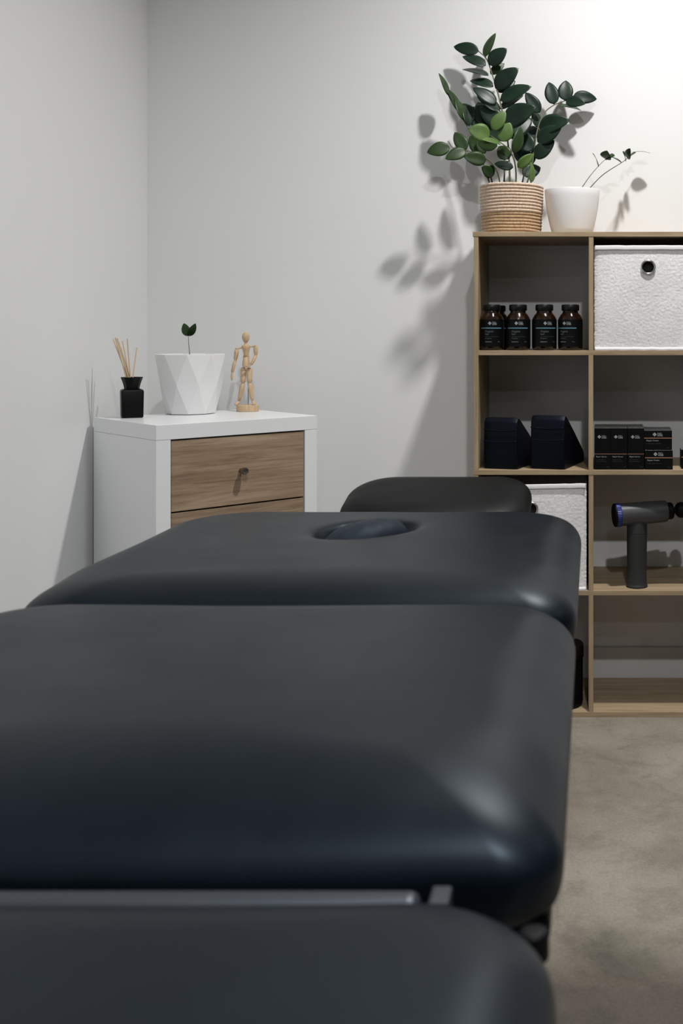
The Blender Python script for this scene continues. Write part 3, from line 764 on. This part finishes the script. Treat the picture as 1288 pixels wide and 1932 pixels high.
# inner wall
inr = rings(bm, [[Vector((r*math.cos(2*PI*k/n), r*math.sin(2*PI*k/n), z)) for k in range(n)] for r, z in ((0.0815, HB-0.0015), (0.0765, HB-0.003), (0.073, HB*0.6))], False, False)
for i in range(n): bm.faces.new((vv[-1][i], vv[-1][(i+1) % n], inr[0][(i+1) % n], inr[0][i]))
link_mesh('rope_basket', bm, [M['rope_pale'], M['rope_tan']], zp, smooth=True)
bm = bmesh.new(); lathe(bm, [(0.070, HB*0.58), (0.076, HB*0.72), (0.001, HB*0.80)], n=40); link_mesh('soil', bm, M['soil'], zp, smooth=True)
o_ = Vector((BX, BY, ZT[0]))
K, G, LM = 0, 1, 2
LEAFM = [M['leaf_dark'], M['leaf_mid'], M['leaf_lime']]
def branch(pts, rad, m, leaves):
    st = stem_obj(zp, o_, pts, rad, m)
    bm = bmesh.new()
    for (bx_, by_, tx, ty, w_, Y, dY, up, mi) in leaves:
        pleaf(bm, o_, bx_, by_, tx, ty, w_, Y, dY, up, mi, fold=0.14+0.06*random.random(), curl=0.07+0.06*random.random())
    lf = link_mesh('foliage', bm, LEAFM, st, smooth=True)
# tall stem
branch([(962, 362, 3.03), (960, 300, 3.035), (956, 255, 3.045), (946, 205, 3.065), (937, 168, 3.085), (928, 140, 3.10), (918, 112, 3.115), (903, 97, 3.12)], 0.0030, M['stem_green'], [
    (903, 97, 855, 87, 22, 3.12, 0.01, 1, K), (915, 108, 933, 61, 17, 3.115, 0.01, 1, G), (922, 122, 955, 91, 26, 3.105, -0.02, 1, K),
    (916, 124, 872, 104, 20, 3.105, 0.015, 1, K), (921, 143, 872, 128, 16, 3.10, 0.02, 1, K), (925, 140, 951, 119, 15, 3.115, 0.01, -1, G),
    (934, 167, 976, 128, 30, 3.085, -0.03, 1, K), (936, 172, 972, 152, 20, 3.10, 0.01, 1, K), (930, 164, 886, 149, 19, 3.09, 0.02, 1, K),
    (936, 196, 892, 164, 22, 3.07, 0.0, 1, K), (943, 189, 1001, 162, 27, 3.07, -0.03, 1, K), (944, 206, 986, 178, 18, 3.075, 0.01, 1, K),
    (942, 211, 900, 178, 20, 3.065, 0.02, 1, K), (950, 232, 1008, 201, 38, 3.03, -0.05, 1, K), (948, 236, 905, 200, 30, 3.06, 0.01, 1, K),
    (955, 258, 1003, 222, 34, 3.04, 0.02, 1, K), (956, 262, 915, 236, 28, 3.05, 0.02, 1, K)])
# left leaning stem
branch([(928, 362, 3.05), (915, 320, 3.06), (900, 275, 3.07), (882, 240, 3.08), (862, 208, 3.09), (846, 178, 3.10), (838, 158, 3.11)], 0.0024, M['stem_green'], [
    (845, 180, 829, 137, 9, 3.110, -0.01, 1, G), (866, 212, 841, 163, 13, 3.09, -0.01, 1, G), (876, 228, 860, 185, 15, 3.08, 0.0, 1, G),
    (858, 200, 846, 168, 8, 3.085, -0.02, 1, G),
    (884, 238, 877, 196, 16, 3.08, 0.02, 1, K), (893, 228, 872, 194, 22, 3.09, 0.02, 1, K), (905, 240, 888, 199, 28, 3.09, 0.02, 1, K), (925, 240, 900, 191, 32, 3.08, 0.03, 1, K)])
# right stem
branch([(988, 362, 3.055), (1001, 322, 3.060), (1007, 285, 3.065), (1013, 248, 3.075), (1025, 215, 3.103), (1045, 198, 3.118), (1068, 189, 3.133), (1082, 181, 3.138)], 0.0026, M['stem_green'], [
    (1018, 213, 991, 174, 21, 3.098, 0.0, 1, K), (1016, 240, 1072, 226, 31, 3.070, -0.04, 1, K), (1013, 268, 1058, 238, 27, 3.065, -0.03, 1, K),
    (1007, 298, 1045, 264, 25, 3.065, -0.01, 1, K), (1045, 197, 1035, 154, 23, 3.118, 0.01, 1, K), (1066, 190, 1067, 151, 25, 3.128, 0.01, 1, K),
    (1080, 183, 1126, 186, 22, 3.138, 0.01, 1, K), (1067, 190, 1103, 195, 20, 3.118, -0.03, 1, K), (1055, 200, 1097, 206, 11, 3.128, 0.01, 1, G),
    (1012, 240, 1008, 204, 15, 3.108, 0.02, 1, K), (1008, 262, 1003, 236, 22, 3.118, 0.02, 1, K), (1004, 285, 975, 248, 30, 3.075, 0.02, 1, K),
    (1003, 300, 968, 285, 28, 3.098, 0.02, 1, K), (1004, 312, 975, 268, 30, 3.108, 0.01, 1, K), (985, 329, 1020, 315, 25, 3.065, 0.02, 1, K)])
# fresh green stem bending left
branch([(972, 362, 2.955), (973, 325, 2.950), (968, 297, 2.940), (955, 278, 2.930), (940, 266, 2.925), (925, 256, 2.920)], 0.0028, M['stem_green'], [
    (924, 256, 884, 243, 30, 2.920, -0.02, 1, LM), (929, 246, 953, 209, 22, 2.930, 0.0, 1, LM), (945, 267, 962, 231, 26, 2.935, 0.0, -1, LM),
    (944, 272, 909, 261, 12, 2.920, -0.03, 1, LM), (938, 276, 900, 268, 24, 2.940, 0.02, -1, G), (967, 288, 985, 239, 15, 2.945, 0.01, -1, G),
    (976, 316, 1006, 290, 16, 2.955, 0.0, -1, LM), (968, 316, 932, 308, 16, 2.955, 0.0, 1, K), (960, 300, 940, 275, 24, 2.965, 0.01, 1, G)])
branch([(946, 362, 3.052), (938, 325, 3.047), (925, 306, 3.037), (905, 292, 3.027), (880, 284, 3.022), (855, 279, 3.017), (845, 266, 3.017)], 0.0024, M['stem_green'], [
    (848, 278, 805, 287, 24, 3.017, -0.01, 1, G), (879, 283, 857, 249, 22, 3.027, 0.01, 1, G), (879, 284, 840, 299, 21, 3.017, -0.02, 1, G),
    (917, 303, 875, 295, 24, 3.022, -0.02, -1, G), (908, 292, 886, 255, 22, 3.042, 0.02, 1, G), (915, 290, 899, 262, 16, 3.037, 0.0, -1, G),
    (932, 330, 909, 315, 22, 3.052, -0.02, 1, G)])
branch([(1000, 362, 2.985), (1002, 340, 2.98), (1003, 330, 2.98)], 0.0014, M['stem_dark'], [(1001, 345, 1003, 305, 9, 2.98, 0.0, -1, LM)])
for pts in ([(930, 362, 2.99), (926, 335, 2.99), (917, 318, 2.99)], [(950, 362, 3.0), (951, 335, 3.0), (952, 300, 3.02)], [(982, 362, 3.03), (988, 330, 3.035), (996, 305, 3.05)]):
    stem_obj(zp, o_, pts, 0.0030, M['stem_dark'])

# ------------------------------------------------------------------ white round pot with thin sprigs
WX, WY = bx(1078.5, 3.0)+0.0006, 3.005
wp = thing('potted_sprig', 'white rounded pot with two thin arching sprigs next to the rope basket', 'potted plant', (WX, WY, ZT[0]))
bm = bmesh.new()
H = 0.1245
prof = [(0.050, 0.0), (0.0535, 0.002), (0.0585, 0.018), (0.0650, 0.045), (0.0705, 0.075), (0.0740, 0.105), (0.0752, H-0.003), (0.0745, H), (0.0725, H), (0.0718, H-0.003), (0.0700, 0.09), (0.066, 0.07)]
lathe(bm, prof, n=64, close_end=False); link_mesh('round_pot', bm, M['ceramic'], wp, smooth=True, auto=60)
bm = bmesh.new(); lathe(bm, [(0.067, 0.074), (0.0690, 0.084), (0.001, 0.088)], n=40); link_mesh('soil', bm, M['soil'], wp, smooth=True)
o_ = Vector((WX, WY, ZT[0]))
def sprig(pts, rad, leaves):
    st = stem_obj(wp, o_, pts, rad, M['stem_dark'])
    bm = bmesh.new()
    for (bx_, by_, tx, ty, w_, Y, dY, up, tr) in leaves:
        pleaf(bm, o_, bx_, by_, tx, ty, w_, Y, dY, up, 0, true=tr, fold=0.12, curl=0.1)
    lf = link_mesh('foliage', bm, M['leaf_mid'], st, smooth=True)
sprig([(1085, 372, 3.0), (1098, 353, 3.01), (1112, 333, 3.02), (1128, 314, 3.035), (1142, 300, 3.045)], 0.0013, [
    (1128, 314, 1119, 288, 3, 3.035, 0.03, 1, 0.5), (1142, 300, 1144, 286, 19, 3.045, -0.050, 1, 0.5), (1143, 299, 1158, 293, 12, 3.045, -0.04, 1, 0.5), (1152, 296, 1173, 306, 2, 3.045, 0.02, 1, 0.5)])
sprig([(1096, 374, 3.01), (1113, 354, 3.02), (1138, 329, 3.05), (1172, 307, 3.09), (1185, 297, 3.11), (1196, 288, 3.125)], 0.0014, [
    (1179, 302, 1176, 286, 5, 3.10, -0.045, 1, 0.5), (1183, 299, 1187, 281, 12, 3.11, -0.045, 1, 0.5), (1186, 296, 1198, 287, 8, 3.12, -0.035, 1, 0.5), (1196, 287, 1226, 287, 4, 3.125, 0.0, 1, 0.5)])

# ------------------------------------------------------------------ wooden figure
MY = 3.012
mn = thing('wooden_mannequin', 'small jointed wooden artist figure on a round base on the white chest', 'mannequin', (bx(467, MY), MY, DH))
o_ = Vector((bx(467, MY), MY, DH)); ms = MY/F
def q(px, py, dy=0.0): return at(px, py, MY)+Vector((0, dy, 0))-o_
W_ = M['maple']
def mseg(name, a, b, prof, flat=1.0):
    bm = bmesh.new(); seg(bm, a, b, prof, 16, flat); return link_mesh(name, bm, W_, mn, smooth=True, auto=50)
def ballj(name, c, r):
    bm = bmesh.new(); bmesh.ops.create_uvsphere(bm, u_segments=14, v_segments=10, radius=r, matrix=Matrix.Translation(c)); return link_mesh(name, bm, W_, mn, smooth=True)
bm = bmesh.new(); lathe(bm, [(0.0275, 0), (0.0295, 0.001), (0.0295, 0.0165), (0.0283, 0.0175)], n=44); link_mesh('base', bm, W_, mn, smooth=True, auto=40)
zb = 0.0175
bm = bmesh.new(); tube(bm, [(0.0006, 0.004, zb), (-0.0006, 0.004, q(466, 692).z)], 0.0011, 8); link_mesh('support_rod', bm, M['knob'], mn, smooth=True, auto=60)
egg = [(0, .0012), (.06, .0042), (.18, .0070), (.38, .0094), (.6, .0101), (.8, .0088), (.93, .0058), (1, .0015)]
mseg('head', q(463.5, 647.5), q(463.5, 626), egg)
mseg('neck', q(463.5, 651), q(463.5, 646), [(0, .0045), (1, .004)])
mseg('chest', q(464.5, 671), q(463.5, 649.5), [(0, .0098), (.1, .0108), (.35, .0120), (.6, .0155), (.82, .0170), (.94, .0140), (1, .006)], 0.62)
mseg('waist', q(464.5, 676), q(464.5, 671), [(0, .009), (1, .009)], 0.65)
mseg('pelvis', q(464, 692), q(464.5, 674), [(0, .011), (.08, .0146), (.45, .0140), (.8, .0118), (1, .009)], 0.68)
TH_ = [(0, .0035), (.06, .0068), (.25, .0078), (.7, .0072), (.94, .0066), (1, .0035)]
SH_ = [(0, .0035), (.07, .0062), (.3, .0066), (.7, .0054), (.95, .0044), (1, .0025)]
for (hp, kn, kn2, an, toe) in ((q(459.5, 693), q(458.8, 722, -0.003), q(458.5, 723.5, -0.003), q(451, 755.5, 0.0), q(446.5, 763.5, -0.014)),
                               (q(470.5, 694), q(471, 722, -0.003), q(471.5, 723.5, -0.003), q(476, 755, 0.0), q(483, 762.5, -0.016))):
    mseg('thigh', hp, kn, TH_); mseg('shin', kn2, an, SH_); ballj('knee_joint', (kn+kn2)/2, .0042)
    mseg('foot', an+Vector((0, 0.004, -0.002)), toe, [(0, .002), (.1, .0042), (.5, .0048), (.85, .0046), (1, .0024)], 0.75)
UA = [(0, .002), (.08, .0053), (.3, .0060), (.8, .0052), (1, .003)]
FA = [(0, .0026), (.1, .0048), (.5, .0046), (.95, .0036), (1, .002)]
HA = [(0, .0018), (.12, .0032), (.5, .0040), (.8, .0030), (1, .0008)]
for sh, el, wr, fi in ((q(447, 658), q(443.5, 681), q(438.6, 702.5, -0.004), q(438.6, 718.5, -0.006)), (q(482, 653.5), q(482.5, 671), q(476.5, 688, -0.013), q(464.5, 697, -0.017))):
    ballj('shoulder_joint', sh, .0046); mseg('upper_arm', sh, el, UA); mseg('forearm', el, wr, FA)
    mseg('hand', wr, fi, HA, 0.6); ballj('elbow_joint', el, .0036)
mseg('shoulder_bar', q(447, 657.5), q(482, 653), [(0, .002), (1, .002)])

# ------------------------------------------------------------------ ceiling fittings of the lamps
tr = None
LN = ('ceiling downlight above the shelf', 'ceiling downlight above the massage table', 'ceiling downlight on the right near the back wall', 'ceiling downlight at the front of the room', 'ceiling downlight on the right at the front')
for (x, y, _, _), lb in zip(LAMPS, LN):
    if tr is None:
        bm = bmesh.new(); n = 40
        rings(bm, [[Vector((r*math.cos(2*PI*k/n), r*math.sin(2*PI*k/n), z)) for k in range(n)] for r, z in ((0.056, 0.0), (0.056, -0.012), (0.060, -0.014), (0.072, -0.006), (0.074, 0.0))], False, False)
        tr = link_mesh('ceiling_light', bm, M['lamp_trim'], smooth=True, auto=40); o = tr
        tag(o, lb, 'light', 'round ceiling downlights')
    else:
        o = tr.copy(); COL.objects.link(o); o['label'] = lb
    o.location = (x, y, R['h'])
